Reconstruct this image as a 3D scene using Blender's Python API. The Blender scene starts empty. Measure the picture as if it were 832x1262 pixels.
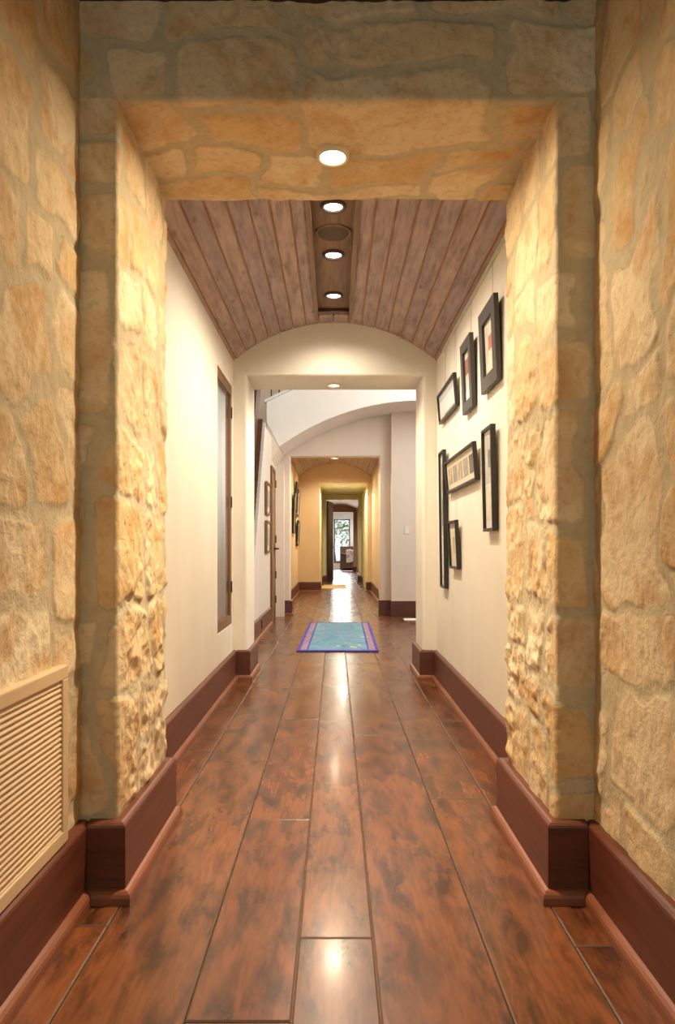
import bpy, bmesh, math, random
import numpy as np
from mathutils import Vector, Matrix

sc = bpy.context.scene
COL = sc.collection
PI = math.pi

# ------------------------------------------------------------------ materials
def new_mat(name):
    m = bpy.data.materials.new(name); m.use_nodes = True
    nt = m.node_tree; nt.nodes.clear()
    out = nt.nodes.new('ShaderNodeOutputMaterial')
    bs = nt.nodes.new('ShaderNodeBsdfPrincipled')
    nt.links.new(bs.outputs[0], out.inputs[0])
    return m, nt, bs

class NT:
    """small node-building helper"""
    def __init__(s, nt): s.nt = nt
    def n(s, t, **kw):
        nd = s.nt.nodes.new(t)
        for k, v in kw.items(): setattr(nd, k, v)
        return nd
    def l(s, a, b): s.nt.links.new(a, b)
    def put(s, sock, v):
        if hasattr(v, 'is_output') or isinstance(v, bpy.types.NodeSocket): s.l(v, sock)
        else: sock.default_value = v
    def coord(s, scale=(1, 1, 1)):
        tc = s.n('ShaderNodeTexCoord'); mp = s.n('ShaderNodeMapping')
        s.l(tc.outputs['Object'], mp.inputs[0]); mp.inputs['Scale'].default_value = scale
        return mp.outputs[0]
    def noise(s, vec, scale, detail=4, rough=.55, dist=0.0, color=False):
        t = s.n('ShaderNodeTexNoise'); s.l(vec, t.inputs['Vector'])
        t.inputs['Scale'].default_value = scale; t.inputs['Detail'].default_value = detail
        t.inputs['Roughness'].default_value = rough; t.inputs['Distortion'].default_value = dist
        return t.outputs[1 if color else 0]
    def ramp(s, fac, stops, interp='LINEAR'):
        r = s.n('ShaderNodeValToRGB'); s.put(r.inputs[0], fac); cr = r.color_ramp; cr.interpolation = interp
        while len(cr.elements) < len(stops): cr.elements.new(.5)
        for e, (p, c) in zip(cr.elements, stops):
            e.position = p; e.color = (c[0], c[1], c[2], 1) if isinstance(c, (tuple, list)) else (c, c, c, 1)
        return r.outputs[0]
    def mix(s, fac, a, b, mode='MIX'):
        m = s.n('ShaderNodeMix', data_type='RGBA', blend_type=mode)
        s.put(m.inputs[0], fac)
        for sock, v in ((m.inputs[6], a), (m.inputs[7], b)):
            s.put(sock, (v[0], v[1], v[2], 1) if isinstance(v, (tuple, list)) else v)
        return m.outputs[2]
    def math(s, op, a, b=0.0, clamp=False):
        m = s.n('ShaderNodeMath', operation=op, use_clamp=clamp)
        s.put(m.inputs[0], a); s.put(m.inputs[1], b)
        return m.outputs[0]
    def attr(s, name):
        return s.n('ShaderNodeAttribute', attribute_name=name).outputs['Fac']
    def bump(s, h, strength=.3, dist=.01):
        b = s.n('ShaderNodeBump'); s.l(h, b.inputs['Height'])
        b.inputs['Strength'].default_value = strength; b.inputs['Distance'].default_value = dist
        return b.outputs[0]

def plain(name, col, rough=.5, metal=0.0, bump=0.0, bscale=60, var=.12, vscale=6, coat=0.0):
    m, nt, bs = new_mat(name); N = NT(nt); c = N.coord()
    f = N.noise(c, vscale, 4)
    dark = tuple(x * (1 - var) for x in col); lite = tuple(min(1, x * (1 + var)) for x in col)
    N.l(N.ramp(f, [(.3, dark), (.7, lite)]), bs.inputs['Base Color'])
    bs.inputs['Roughness'].default_value = rough; bs.inputs['Metallic'].default_value = metal
    bs.inputs['Coat Weight'].default_value = coat
    if bump: N.l(N.bump(N.noise(c, bscale, 4), bump, .004), bs.inputs['Normal'])
    return m

def emit(name, col, strength):
    m = bpy.data.materials.new(name); m.use_nodes = True; nt = m.node_tree; nt.nodes.clear()
    o = nt.nodes.new('ShaderNodeOutputMaterial'); e = nt.nodes.new('ShaderNodeEmission')
    e.inputs[0].default_value = (*col, 1); e.inputs[1].default_value = strength
    nt.links.new(e.outputs[0], o.inputs[0]); return m

def glass_mat(name, refl=.06, tint=(1, 1, 1), k=.4):
    m = bpy.data.materials.new(name); m.use_nodes = True; nt = m.node_tree; nt.nodes.clear(); N = NT(nt)
    o = N.n('ShaderNodeOutputMaterial'); mx = N.n('ShaderNodeMixShader')
    t = N.n('ShaderNodeBsdfTransparent'); g = N.n('ShaderNodeBsdfGlossy')
    t.inputs[0].default_value = (*tint, 1); g.inputs['Roughness'].default_value = .02
    lw = N.n('ShaderNodeLayerWeight'); lw.inputs[0].default_value = .35
    N.l(N.math('ADD', N.math('MULTIPLY', lw.outputs['Fresnel'], k), refl, clamp=True), mx.inputs[0])
    N.l(t.outputs[0], mx.inputs[1]); N.l(g.outputs[0], mx.inputs[2]); N.l(mx.outputs[0], o.inputs[0])
    return m

def stone_mat():
    m, nt, bs = new_mat('limestone_masonry'); N = NT(nt); c = N.coord()
    edge = N.attr('edge'); rnd = N.attr('rnd')
    base = N.ramp(rnd, [(0, (.68, .545, .345)), (.2, (.73, .61, .42)), (.4, (.66, .50, .29)), (.55, (.77, .66, .46)),
                        (.72, (.63, .445, .23)), (.88, (.67, .53, .325)), (1, (.59, .42, .22))])
    big = N.noise(c, 4.5, 5, .6, .6)
    col = N.mix(N.ramp(big, [(.45, 0), (.70, .85)]), base, (.50, .27, .095))
    pale = N.noise(c, 7.5, 5, .6, .3)
    col = N.mix(N.ramp(pale, [(.5, 0), (.75, .55)]), col, (.74, .62, .42))
    fine = N.noise(c, 38, 6, .7)
    col = N.mix(N.ramp(fine, [(.28, .5), (.5, 0)]), col, (.36, .23, .10))
    mor = N.ramp(N.noise(c, 26, 5, .65), [(.3, (.46, .385, .25)), (.7, (.57, .48, .325))])
    e2 = N.math('ADD', edge, N.math('MULTIPLY', N.math('SUBTRACT', N.noise(c, 30, 5, .7), .5), .022))
    mask = N.ramp(N.math('MULTIPLY', e2, 20.0), [(.10, 0), (.34, 1)])
    col = N.mix(mask, mor, col)
    # thin dark cracks that run along the joint edges
    crk = N.ramp(N.math('ABSOLUTE', N.math('SUBTRACT', e2, .0075)), [(0, 1), (.0026, 0)])
    cn = N.ramp(N.noise(c, 6, 3), [(.48, 0), (.62, 1)])
    col = N.mix(N.math('MULTIPLY', N.math('MULTIPLY', crk, cn), .32), col, (.17, .11, .05))
    N.l(col, bs.inputs['Base Color'])
    bs.inputs['Roughness'].default_value = .88
    bs.inputs['Specular IOR Level'].default_value = .2
    h = N.math('ADD', N.math('MULTIPLY', N.noise(c, 45, 8, .68), .7), N.math('MULTIPLY', N.noise(c, 14, 4, .6, .8), 1.0))
    N.l(N.bump(h, .55, .012), bs.inputs['Normal'])
    return m

def plaster_mat(name, a, b, scale=1.1):
    m, nt, bs = new_mat(name); N = NT(nt)
    c = N.coord((1, 1, .55))
    f = N.noise(c, scale * 2.2, 6, .6, .4)
    g = N.noise(N.coord((1, .3, 1)), 9, 4, .6)
    col = N.ramp(f, [(.3, a), (.7, b)])
    col = N.mix(N.ramp(g, [(.5, 0), (.8, .18)]), col, tuple(x * .9 for x in a))
    N.l(col, bs.inputs['Base Color'])
    bs.inputs['Roughness'].default_value = .62
    N.l(N.bump(N.noise(c, 22, 5, .6), .10, .006), bs.inputs['Normal'])
    return m

def floor_mat():
    m, nt, bs = new_mat('hand_scraped_walnut_planks'); N = NT(nt)
    rnd = N.attr('rnd')
    tc = N.n('ShaderNodeTexCoord'); off = N.n('ShaderNodeCombineXYZ')
    N.l(N.math('MULTIPLY', rnd, 7.0), off.inputs[0]); N.l(N.math('MULTIPLY', rnd, 31.0), off.inputs[1])
    add = N.n('ShaderNodeVectorMath', operation='ADD'); N.l(tc.outputs['Object'], add.inputs[0]); N.l(off.outputs[0], add.inputs[1])
    mp = N.n('ShaderNodeMapping'); N.l(add.outputs[0], mp.inputs[0]); mp.inputs['Scale'].default_value = (1, .32, 1)
    v = mp.outputs[0]
    base = N.ramp(rnd, [(0, (.195, .062, .020)), (.35, (.225, .074, .024)), (.7, (.165, .051, .017)), (1, (.24, .084, .028))])
    mpd = N.n('ShaderNodeMapping'); N.l(add.outputs[0], mpd.inputs[0]); mpd.inputs['Scale'].default_value = (1, .30, 1); mpd.inputs['Rotation'].default_value = (0, 0, .22)
    streak = N.noise(mpd.outputs[0], 15, 7, .62, .3)
    col = N.mix(N.ramp(streak, [(.43, 0), (.62, .80)]), base, (.024, .010, .0065))
    streak2 = N.noise(mpd.outputs[0], 3.2, 5, .6, .4)
    col = N.mix(N.ramp(streak2, [(.45, 0), (.70, .45)]), col, (.036, .0135, .008))
    warm = N.noise(mpd.outputs[0], 8, 4, .55, .2)
    col = N.mix(N.ramp(warm, [(.50, 0), (.74, .45)]), col, (.30, .094, .026))
    mp2 = N.n('ShaderNodeMapping'); N.l(add.outputs[0], mp2.inputs[0]); mp2.inputs['Scale'].default_value = (1, .07, 1)
    grain = N.noise(mp2.outputs[0], 90, 4, .6)
    col = N.mix(N.ramp(grain, [(.35, .35), (.55, 0)]), col, (.05, .016, .008))
    knots = N.n('ShaderNodeTexVoronoi'); N.l(v, knots.inputs['Vector']); knots.inputs['Scale'].default_value = 3.1
    col = N.mix(N.ramp(knots.outputs['Distance'], [(.02, .8), (.06, 0)]), col, (.018, .008, .005))
    seam = N.attr('seam')
    col = N.mix(N.math('MULTIPLY', seam, .8), col, (.12, .075, .05))
    N.l(col, bs.inputs['Base Color'])
    N.l(N.ramp(N.noise(v, 4, 1), [(.3, .23), (.7, .31)]), bs.inputs['Roughness'])
    bs.inputs['Coat Weight'].default_value = .12; bs.inputs['Coat Roughness'].default_value = .12
    bs.inputs['Specular IOR Level'].default_value = .5
    mp3 = N.n('ShaderNodeMapping'); N.l(add.outputs[0], mp3.inputs[0]); mp3.inputs['Scale'].default_value = (1, .5, 1)
    h = N.noise(mp3.outputs[0], 6, 1, .4)
    N.l(N.bump(h, .09, .010), bs.inputs['Normal'])
    return m

def wood_mat(name, stops, axis=1, rough=.4, coat=0.0, stretch=.08, scale=28, bump=.12, knots=False, dark=None):
    """wood with grain along an axis (0,1,2); rnd attribute shifts and tints"""
    m, nt, bs = new_mat(name); N = NT(nt); rnd = N.attr('rnd')
    tc = N.n('ShaderNodeTexCoord'); off = N.n('ShaderNodeCombineXYZ')
    for i, k in enumerate((13., 29., 7.)): N.l(N.math('MULTIPLY', rnd, k), off.inputs[i])
    add = N.n('ShaderNodeVectorMath', operation='ADD'); N.l(tc.outputs['Object'], add.inputs[0]); N.l(off.outputs[0], add.inputs[1])
    mp = N.n('ShaderNodeMapping'); N.l(add.outputs[0], mp.inputs[0])
    s = [1, 1, 1]; s[axis] = stretch; mp.inputs['Scale'].default_value = s
    col = N.ramp(rnd, stops)
    g = N.noise(mp.outputs[0], scale, 6, .65, .5)
    dk = dark or tuple(x * .45 for x in stops[0][1])
    col = N.mix(N.ramp(g, [(.35, .65), (.58, 0)]), col, dk)
    if knots:
        mp2 = N.n('ShaderNodeMapping'); N.l(add.outputs[0], mp2.inputs[0]); s2 = [1, 1, 1]; s2[axis] = .45
        mp2.inputs['Scale'].default_value = s2
        kv = N.n('ShaderNodeTexVoronoi'); N.l(mp2.outputs[0], kv.inputs['Vector']); kv.inputs['Scale'].default_value = 7
        col = N.mix(N.ramp(kv.outputs['Distance'], [(.05, .75), (.14, 0)]), col, dk)
        blot = N.noise(mp2.outputs[0], 11, 5, .6)
        col = N.mix(N.ramp(blot, [(.45, 0), (.7, .5)]), col, tuple(min(1, x * 1.25) for x in stops[-1][1]))
    N.l(col, bs.inputs['Base Color'])
    bs.inputs['Roughness'].default_value = rough; bs.inputs['Coat Weight'].default_value = coat
    bs.inputs['Coat Roughness'].default_value = .2
    if bump: N.l(N.bump(g, bump, .004), bs.inputs['Normal'])
    return m

M = {}
M['stone'] = stone_mat()
M['plaster'] = plaster_mat('cream_plaster', (.76, .70, .58), (.84, .785, .675))
M['plaster_warm'] = plaster_mat('honey_plaster', (.72, .575, .375), (.78, .64, .44))
M['plaster_olive'] = plaster_mat('straw_plaster', (.66, .60, .37), (.72, .66, .43))
M['plaster_white'] = plaster_mat('white_plaster', (.82, .79, .73), (.87, .845, .795))
M['plaster_mauve'] = plaster_mat('stone_grey_plaster', (.72, .615, .505), (.78, .68, .57))
M['plaster_tan'] = plaster_mat('tan_plaster', (.44, .30, .18), (.50, .35, .22))
M['floor'] = floor_mat()
M['plank'] = wood_mat('weathered_plank', [(0, (.37, .28, .28)), (.5, (.41, .30, .275)), (1, (.45, .32, .265))], 1, .6, 0, .10, 30, .2, True, (.13, .078, .062))
M['groove'] = plain('groove_tan', (.50, .29, .15), .7)
M['recess'] = wood_mat('recess_board', [(0, (.26, .155, .085)), (1, (.29, .175, .10))], 1, .55, 0, .10, 26, .1)
M['base'] = wood_mat('mahogany_trim_along', [(0, (.125, .034, .016)), (1, (.150, .042, .020))], 1, .42, .05, .06, 40, .05)
M['basex'] = wood_mat('mahogany_trim_across', [(0, (.105, .030, .015)), (1, (.130, .037, .018))], 0, .42, .05, .06, 40, .05)
M['shoe'] = plain('shoe_moulding_stain', (.24, .082, .038), .38, coat=.1)
M['darkwood'] = wood_mat('dark_stained_wood', [(0, (.040, .019, .012)), (1, (.055, .026, .016))], 2, .4, .1, .08, 30, .05)
M['beam'] = wood_mat('dark_red_ceiling_wood', [(0, (.06, .02, .014)), (1, (.075, .026, .018))], 0, .5, 0, .08, 30, .05)
M['doorwood'] = wood_mat('honey_door_wood', [(0, (.20, .085, .030)), (1, (.24, .105, .038))], 2, .4, .1, .06, 30, .05)
M['windowwood'] = wood_mat('window_wood', [(0, (.215, .095, .045)), (1, (.26, .118, .055))], 2, .45, 0, .06, 30, .05)
M['frame_dark'] = plain('black_brown_frame', (.018, .014, .012), .38, var=.2)
M['frame_grey'] = plain('charcoal_wide_frame', (.045, .038, .036), .45, var=.15)
M['vent'] = plain('painted_tan_grille', (.62, .45, .27), .5, var=.04)
M['ventdark'] = plain('grille_gap', (.36, .25, .14), .8)
M['white'] = plain('white_paint', (.80, .79, .76), .5, var=.03)
M['trim_ring'] = plain('bronze_trim_ring', (.095, .058, .042), .4, var=.1)
M['ring_white'] = plain('cream_trim_ring', (.66, .55, .38), .5, var=.04)
M['speaker'] = plain('speaker_mesh_brown', (.10, .062, .032), .6, var=.15, vscale=300)
M['bulb'] = emit('lamp_lens_glow', (1.0, .93, .80), 14.0)
M['bulb_small'] = emit('lamp_lens_glow_far', (1.0, .90, .70), 9.0)
M['glass'] = glass_mat('picture_glass', .01, k=.12)
M['pane'] = glass_mat('window_glass', .03, k=.22)
M['wire'] = plain('steel_wire', (.42, .40, .34), .4, .6)
M['rail'] = plain('picture_rail_paint', (.55, .60, .50), .45, var=.04)
M['metal'] = plain('dark_bronze_metal', (.05, .036, .025), .35, .8)
M['brass'] = plain('aged_brass', (.23, .15, .07), .35, .9)
M['cream_paper'] = plain('cream_paper', (.78, .72, .56), .7, var=.08, vscale=14)
M['white_paper_and_glare'] = plain('white_paper_and_glare', (.84, .83, .80), .6, var=.03)  # real paper, also paints the glass reflections in some prints
M['coral'] = plain('coral_paint', (.55, .16, .10), .7)
M['rust'] = plain('rust_paint', (.30, .10, .06), .7)
M['photo_grey'] = plain('grey_photo_print', (.33, .33, .32), .5, var=.4, vscale=22)
M['photo_tan'] = plain('sepia_photo_print', (.50, .42, .29), .5, var=.35, vscale=18)
M['photo_dark'] = plain('dark_photo_print', (.08, .075, .07), .5, var=.6, vscale=20)
M['mat_grey'] = plain('grey_mat_board', (.62, .60, .54), .7, var=.12, vscale=9)

def curtain_mat():
    m, nt, bs = new_mat('grey_sheer_fabric'); N = NT(nt)
    f = N.noise(N.coord((1, 1, .03)), 26, 4, .6)
    N.l(N.ramp(f, [(.3, (.46, .53, .62)), (.7, (.68, .75, .84))]), bs.inputs['Base Color'])
    bs.inputs['Roughness'].default_value = .9
    return m
M['curtain'] = curtain_mat()

def rug_mat():
    m, nt, bs = new_mat('teal_patterned_pile'); N = NT(nt); c = N.coord()
    col = N.ramp(N.noise(c, 5, 4, .6), [(.3, (.12, .26, .40)), (.7, (.22, .40, .49))])
    def spots(scale, off, color, thr, sx=1.0):
        nonlocal col
        mp = N.n('ShaderNodeMapping'); N.l(N.coord((1, .45 * sx, 1)), mp.inputs[0]); mp.inputs['Location'].default_value = off
        v = N.n('ShaderNodeTexVoronoi'); N.l(mp.outputs[0], v.inputs['Vector']); v.inputs['Scale'].default_value = scale
        col = N.mix(N.ramp(v.outputs['Distance'], [(thr * .7, .85), (thr, 0)]), col, color)
    spots(8, (0, 0, 0), (.10, .40, .30), .30)
    spots(6, (3.3, 1.7, 0), (.62, .56, .26), .17)
    spots(8, (7.1, 4.2, 0), (.42, .20, .32), .18)
    spots(10, (1.4, 8.8, 0), (.05, .16, .42), .20)
    spots(12, (5.4, 2.6, 0), (.26, .50, .22), .15)
    N.l(col, bs.inputs['Base Color']); bs.inputs['Roughness'].default_value = .95
    N.l(N.bump(N.noise(c, 160, 3), .4, .004), bs.inputs['Normal'])
    return m
M['rug'] = rug_mat()
M['rug_violet'] = plain('violet_binding', (.085, .055, .40), .9, bump=.3, bscale=150, var=.25)
M['rug_pink'] = plain('lavender_pink_band', (.34, .22, .30), .9, bump=.3, bscale=150, var=.4, vscale=16)
M['rug_blue'] = plain('deep_blue_stripe', (.05, .10, .42), .9)
M['gold_patch'] = plain('golden_tan', (.80, .56, .26), .9, bump=.3, bscale=120)
M['white_rug_and_daylight'] = plain('white_pile_and_daylight', (.85, .85, .84), .95, bump=.4, bscale=120, var=.03)  # bedroom rug pile, also the colour of the painted daylight patch
M['chest'] = wood_mat('red_brown_furniture', [(0, (.12, .05, .025)), (1, (.15, .06, .03))], 0, .4, .1, .08, 24, .05)
M['blanket'] = None
def blanket_mat():
    m, nt, bs = new_mat('white_floral_blanket'); N = NT(nt); c = N.coord()
    col = N.ramp(N.noise(c, 6, 3), [(.52, (.80, .76, .74)), (.62, (.55, .22, .22)), (.70, (.78, .72, .70))])
    N.l(col, bs.inputs['Base Color']); bs.inputs['Roughness'].default_value = .9
    return m
M['blanket'] = blanket_mat()
M['leaf'] = plain('sunlit_leaf', (.30, .40, .16), .6, var=.5, vscale=1.5)
M['bark'] = plain('grey_bark', (.16, .13, .10), .9, bump=.6, bscale=20, var=.3)
M['lawn'] = plain('lawn_grass', (.20, .30, .10), .9, var=.3)

# ------------------------------------------------------------------ mesh helpers
class MB:
    def __init__(s): s.v = []; s.f = []; s.mi = []; s.r = []; s.sm = []; s.seam = []
    def add(s, vs, fs, mi=0, r=.5, smooth=False, seam=None):
        o = len(s.v); s.v += [tuple(p) for p in vs]
        s.r += [r] * len(vs); s.seam += (seam if seam is not None else [0.0] * len(vs))
        for f in fs: s.f.append([i + o for i in f]); s.mi.append(mi); s.sm.append(smooth)
        return s
    def box(s, x0, x1, y0, y1, z0, z1, mi=0, r=.5):
        v = [(x, y, z) for z in (z0, z1) for y in (y0, y1) for x in (x0, x1)]
        return s.add(v, [(0, 2, 3, 1), (4, 5, 7, 6), (0, 1, 5, 4), (2, 6, 7, 3), (0, 4, 6, 2), (1, 3, 7, 5)], mi, r)
    def cbox(s, x0, x1, y0, y1, z0, z1, c=.004, mi=0, r=.5):
        """box with chamfered edges"""
        bm = bmesh.new()
        bmesh.ops.create_cube(bm, size=1)
        for v in bm.verts:
            v.co = Vector((x0 + (v.co.x + .5) * (x1 - x0), y0 + (v.co.y + .5) * (y1 - y0), z0 + (v.co.z + .5) * (z1 - z0)))
        bmesh.ops.bevel(bm, geom=list(bm.edges), offset=c, segments=2, profile=.6, affect='EDGES')
        return s.addbm(bm, mi, r)
    def addbm(s, bm, mi=0, r=.5, smooth=False):
        bm.verts.index_update()
        s.add([v.co.copy() for v in bm.verts], [[v.index for v in f.verts] for f in bm.faces], mi, r, smooth)
        bm.free(); return s
    def prism(s, poly, axis, a, b, mi=0, r=.5):
        """poly: 2D points (counter-clockwise in the two remaining axes) extruded along axis from a to b"""
        def P(p, t):
            if axis == 0: return (t, p[0], p[1])
            if axis == 1: return (p[0], t, p[1])
            return (p[0], p[1], t)
        n = len(poly); v = [P(p, a) for p in poly] + [P(p, b) for p in poly]
        fs = [list(range(n))[::-1], list(range(n, 2 * n))] + [(i, (i + 1) % n, n + (i + 1) % n, n + i) for i in range(n)]
        return s.add(v, fs, mi, r)
    def tube(s, p, q, rad, seg=10, mi=0, rad2=None, smooth=True, r=.5):
        p, q = Vector(p), Vector(q); d = (q - p).normalized()
        u = d.orthogonal().normalized(); w = d.cross(u); r2 = rad if rad2 is None else rad2
        v = []
        for c, rr in ((p, rad), (q, r2)):
            v += [c + (u * math.cos(2 * PI * i / seg) + w * math.sin(2 * PI * i / seg)) * rr for i in range(seg)]
        fs = [(i, (i + 1) % seg, seg + (i + 1) % seg, seg + i) for i in range(seg)]
        s.add(v, fs, mi, r, smooth)
        s.add(v[:seg], [list(range(seg))[::-1]], mi, r); s.add(v[seg:], [list(range(seg))], mi, r)
        return s
    def lathe(s, prof, c, seg=32, mi=0, smooth=True):
        """profile (radius, z) turned about a vertical axis through c"""
        v = []
        for (rr, z) in prof:
            v += [(c[0] + rr * math.cos(2 * PI * i / seg), c[1] + rr * math.sin(2 * PI * i / seg), c[2] + z) for i in range(seg)]
        fs = []
        for k in range(len(prof) - 1):
            fs += [(k * seg + i, k * seg + (i + 1) % seg, (k + 1) * seg + (i + 1) % seg, (k + 1) * seg + i) for i in range(seg)]
        return s.add(v, fs, mi, .5, smooth)
    def build(s, name, mats, parent=None, fix=True, origin=None):
        me = bpy.data.meshes.new(name)
        if not isinstance(mats, (list, tuple)): mats = [mats]
        off = Vector(origin) if origin is not None else Vector((0, 0, 0))
        me.from_pydata([Vector(p) - off for p in s.v], [], s.f)
        for m in mats: me.materials.append(M[m] if isinstance(m, str) else m)
        me.polygons.foreach_set('material_index', s.mi); me.polygons.foreach_set('use_smooth', s.sm)
        a = me.attributes.new('rnd', 'FLOAT', 'POINT'); a.data.foreach_set('value', s.r)
        if any(s.seam):
            a = me.attributes.new('seam', 'FLOAT', 'POINT'); a.data.foreach_set('value', s.seam)
        if fix:
            bm = bmesh.new(); bm.from_mesh(me); bmesh.ops.recalc_face_normals(bm, faces=bm.faces); bm.to_mesh(me); bm.free()
        me.update()
        o = bpy.data.objects.new(name, me); COL.objects.link(o)
        o.location = off
        if parent is not None: o.parent = parent; o.location = off - world_loc(parent)
        return o

def world_loc(o):
    p = Vector((0, 0, 0))
    while o is not None: p += o.location; o = o.parent
    return p

def struct(o): o['kind'] = 'structure'; return o
def tag(o, label, cat, group=None):
    o['label'] = label; o['category'] = cat
    if group: o['group'] = group
    return o
def thing(name, label, cat, loc=(0, 0, 0), group=None):
    o = bpy.data.objects.new(name, None); COL.objects.link(o); o.location = loc; o.empty_display_size = .1
    return tag(o, label, cat, group)

# ------------------------------------------------------------------ masonry
def hash2(i, j, seed):
    h = (i.astype(np.int64) * 374761393 + j.astype(np.int64) * 668265263 + seed * 974711) & 0x7fffffff
    h = (h ^ (h >> 13)) * 1274126177 & 0x7fffffff
    h = h ^ (h >> 16)
    return (h & 0xffff) / 65535.0
def vnoise(x, y, seed):
    i = np.floor(x); j = np.floor(y); fx = x - i; fy = y - j
    fx = fx * fx * (3 - 2 * fx); fy = fy * fy * (3 - 2 * fy)
    i = i.astype(np.int64); j = j.astype(np.int64)
    a = hash2(i, j, seed); b = hash2(i + 1, j, seed); c = hash2(i, j + 1, seed); d = hash2(i + 1, j + 1, seed)
    return a + (b - a) * fx + (c - a) * fy + (a - b - c + d) * fx * fy
def fbm(x, y, seed, octv=4):
    t = 0; amp = .5; n = 0
    for k in range(octv):
        t = t + amp * vnoise(x * 2 ** k, y * 2 ** k, seed + 17 * k); n += amp; amp *= .5
    return t / n
def sstep(a, b, x):
    t = np.clip((x - a) / (b - a), 0, 1); return t * t * (3 - 2 * t)

def stone_field(u, v, seed, wmax=.42, hmax=.30, warp=.035, mortar=.013, relief=.5, rough=1.0):
    """irregular coursed masonry: returns height, distance into the stone, per-stone random"""
    rng = random.Random(seed)
    lo_u, hi_u, lo_v, hi_v = float(u.min()) - .2, float(u.max()) + .2, float(v.min()) - .2, float(v.max()) + .2
    rects = []
    def split(a, b, c, d, dep):
        w, h = c - a, d - b
        if (w < wmax * rng.uniform(.75, 1.25) and h < hmax * rng.uniform(.75, 1.3)) or dep > 14: rects.append((a, b, c, d)); return
        if w / wmax > h / hmax * rng.uniform(.7, 1.3):
            t = a + w * rng.uniform(.32, .68); split(a, b, t, d, dep + 1); split(t, b, c, d, dep + 1)
        else:
            t = b + h * rng.uniform(.34, .66); split(a, b, c, t, dep + 1); split(a, t, c, d, dep + 1)
    split(lo_u, lo_v, hi_u, hi_v, 0)
    uu = u + warp * 2 * (fbm(u * 3.2 + 9.1, v * 3.2, seed, 3) - .5) * 2 + .010 * (fbm(u * 22, v * 22, seed + 5, 3) - .5) * 2
    vv = v + warp * 2 * (fbm(u * 2.7, v * 3.4 + 4.4, seed + 3, 3) - .5) * 2 + .010 * (fbm(u * 22 + 7, v * 22, seed + 8, 3) - .5) * 2
    d = np.full(u.shape, -.02); rnd = np.full(u.shape, .5); tilt = np.zeros(u.shape)
    for (a, b, c, e) in rects:
        k = (uu >= a) & (uu < c) & (vv >= b) & (vv < e)
        if not k.any(): continue
        cu, cv, hw, hh = (a + c) / 2, (b + e) / 2, (c - a) / 2, (e - b) / 2
        x = uu[k] - cu; y = vv[k] - cv; rr = min(hw, hh) * .45
        qx = np.abs(x) - (hw - rr); qy = np.abs(y) - (hh - rr)
        sd = np.sqrt(np.maximum(qx, 0) ** 2 + np.maximum(qy, 0) ** 2) + np.minimum(np.maximum(qx, qy), 0) - rr
        d[k] = -sd; r = rng.random(); rnd[k] = r
        tx, ty = rng.uniform(-1, 1), rng.uniform(-1, 1)
        tilt[k] = r * .010 + .010 * (tx * x / hw + ty * y / hh)
    d = d - mortar * (.5 + 1.1 * fbm(u * 7, v * 7, seed + 21, 2))
    face = sstep(-.008, .022, d)
    lump = (fbm(u * 9, v * 9, seed + 31, 4) - .5)
    ridg = 1 - np.abs(2 * fbm(u * 12 + 3, v * 9, seed + 41, 4) - 1)
    chis = sstep(.38, .66, fbm(u * 2.6, v * 2.6, seed + 51, 2))
    h = face * (.0025 + tilt * .7 + .016 * lump + rough * .020 * (ridg - .72) * chis + rough * .008 * (fbm(u * 26, v * 20, seed + 81, 3) - .5))
    h = h + .005 * (fbm(u * 45, v * 45, seed + 61, 3) - .5) + (1 - face) * .005 * (fbm(u * 14, v * 14, seed + 71, 3) - .5)
    return h * relief, d, rnd

def grid_object(name, P, Nrm, U, V, seed, mat='stone', **kw):
    """P, Nrm: (nv, nu, 3) arrays; U, V: (nv, nu) surface coordinates in metres"""
    h, d, rnd = stone_field(U, V, seed, **kw)
    Q = P + Nrm * h[..., None]
    nv, nu = U.shape
    me = bpy.data.meshes.new(name)
    idx = np.arange(nv * nu).reshape(nv, nu)
    quads = np.stack([idx[:-1, :-1], idx[:-1, 1:], idx[1:, 1:], idx[1:, :-1]], -1).reshape(-1, 4)
    me.vertices.add(nv * nu); me.vertices.foreach_set('co', Q.reshape(-1).astype(np.float32))
    me.loops.add(quads.size); me.loops.foreach_set('vertex_index', quads.reshape(-1).astype(np.int32))
    me.polygons.add(len(quads)); me.polygons.foreach_set('loop_start', (np.arange(len(quads)) * 4).astype(np.int32))
    me.polygons.foreach_set('use_smooth', np.ones(len(quads), dtype=bool))
    me.update(calc_edges=True); me.validate()
    for nm, arr in (('edge', d), ('rnd', rnd)):
        a = me.attributes.new(nm, 'FLOAT', 'POINT'); a.data.foreach_set('value', arr.reshape(-1).astype(np.float32))
    me.materials.append(M[mat])
    o = bpy.data.objects.new(name, me); COL.objects.link(o); return struct(o)

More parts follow.
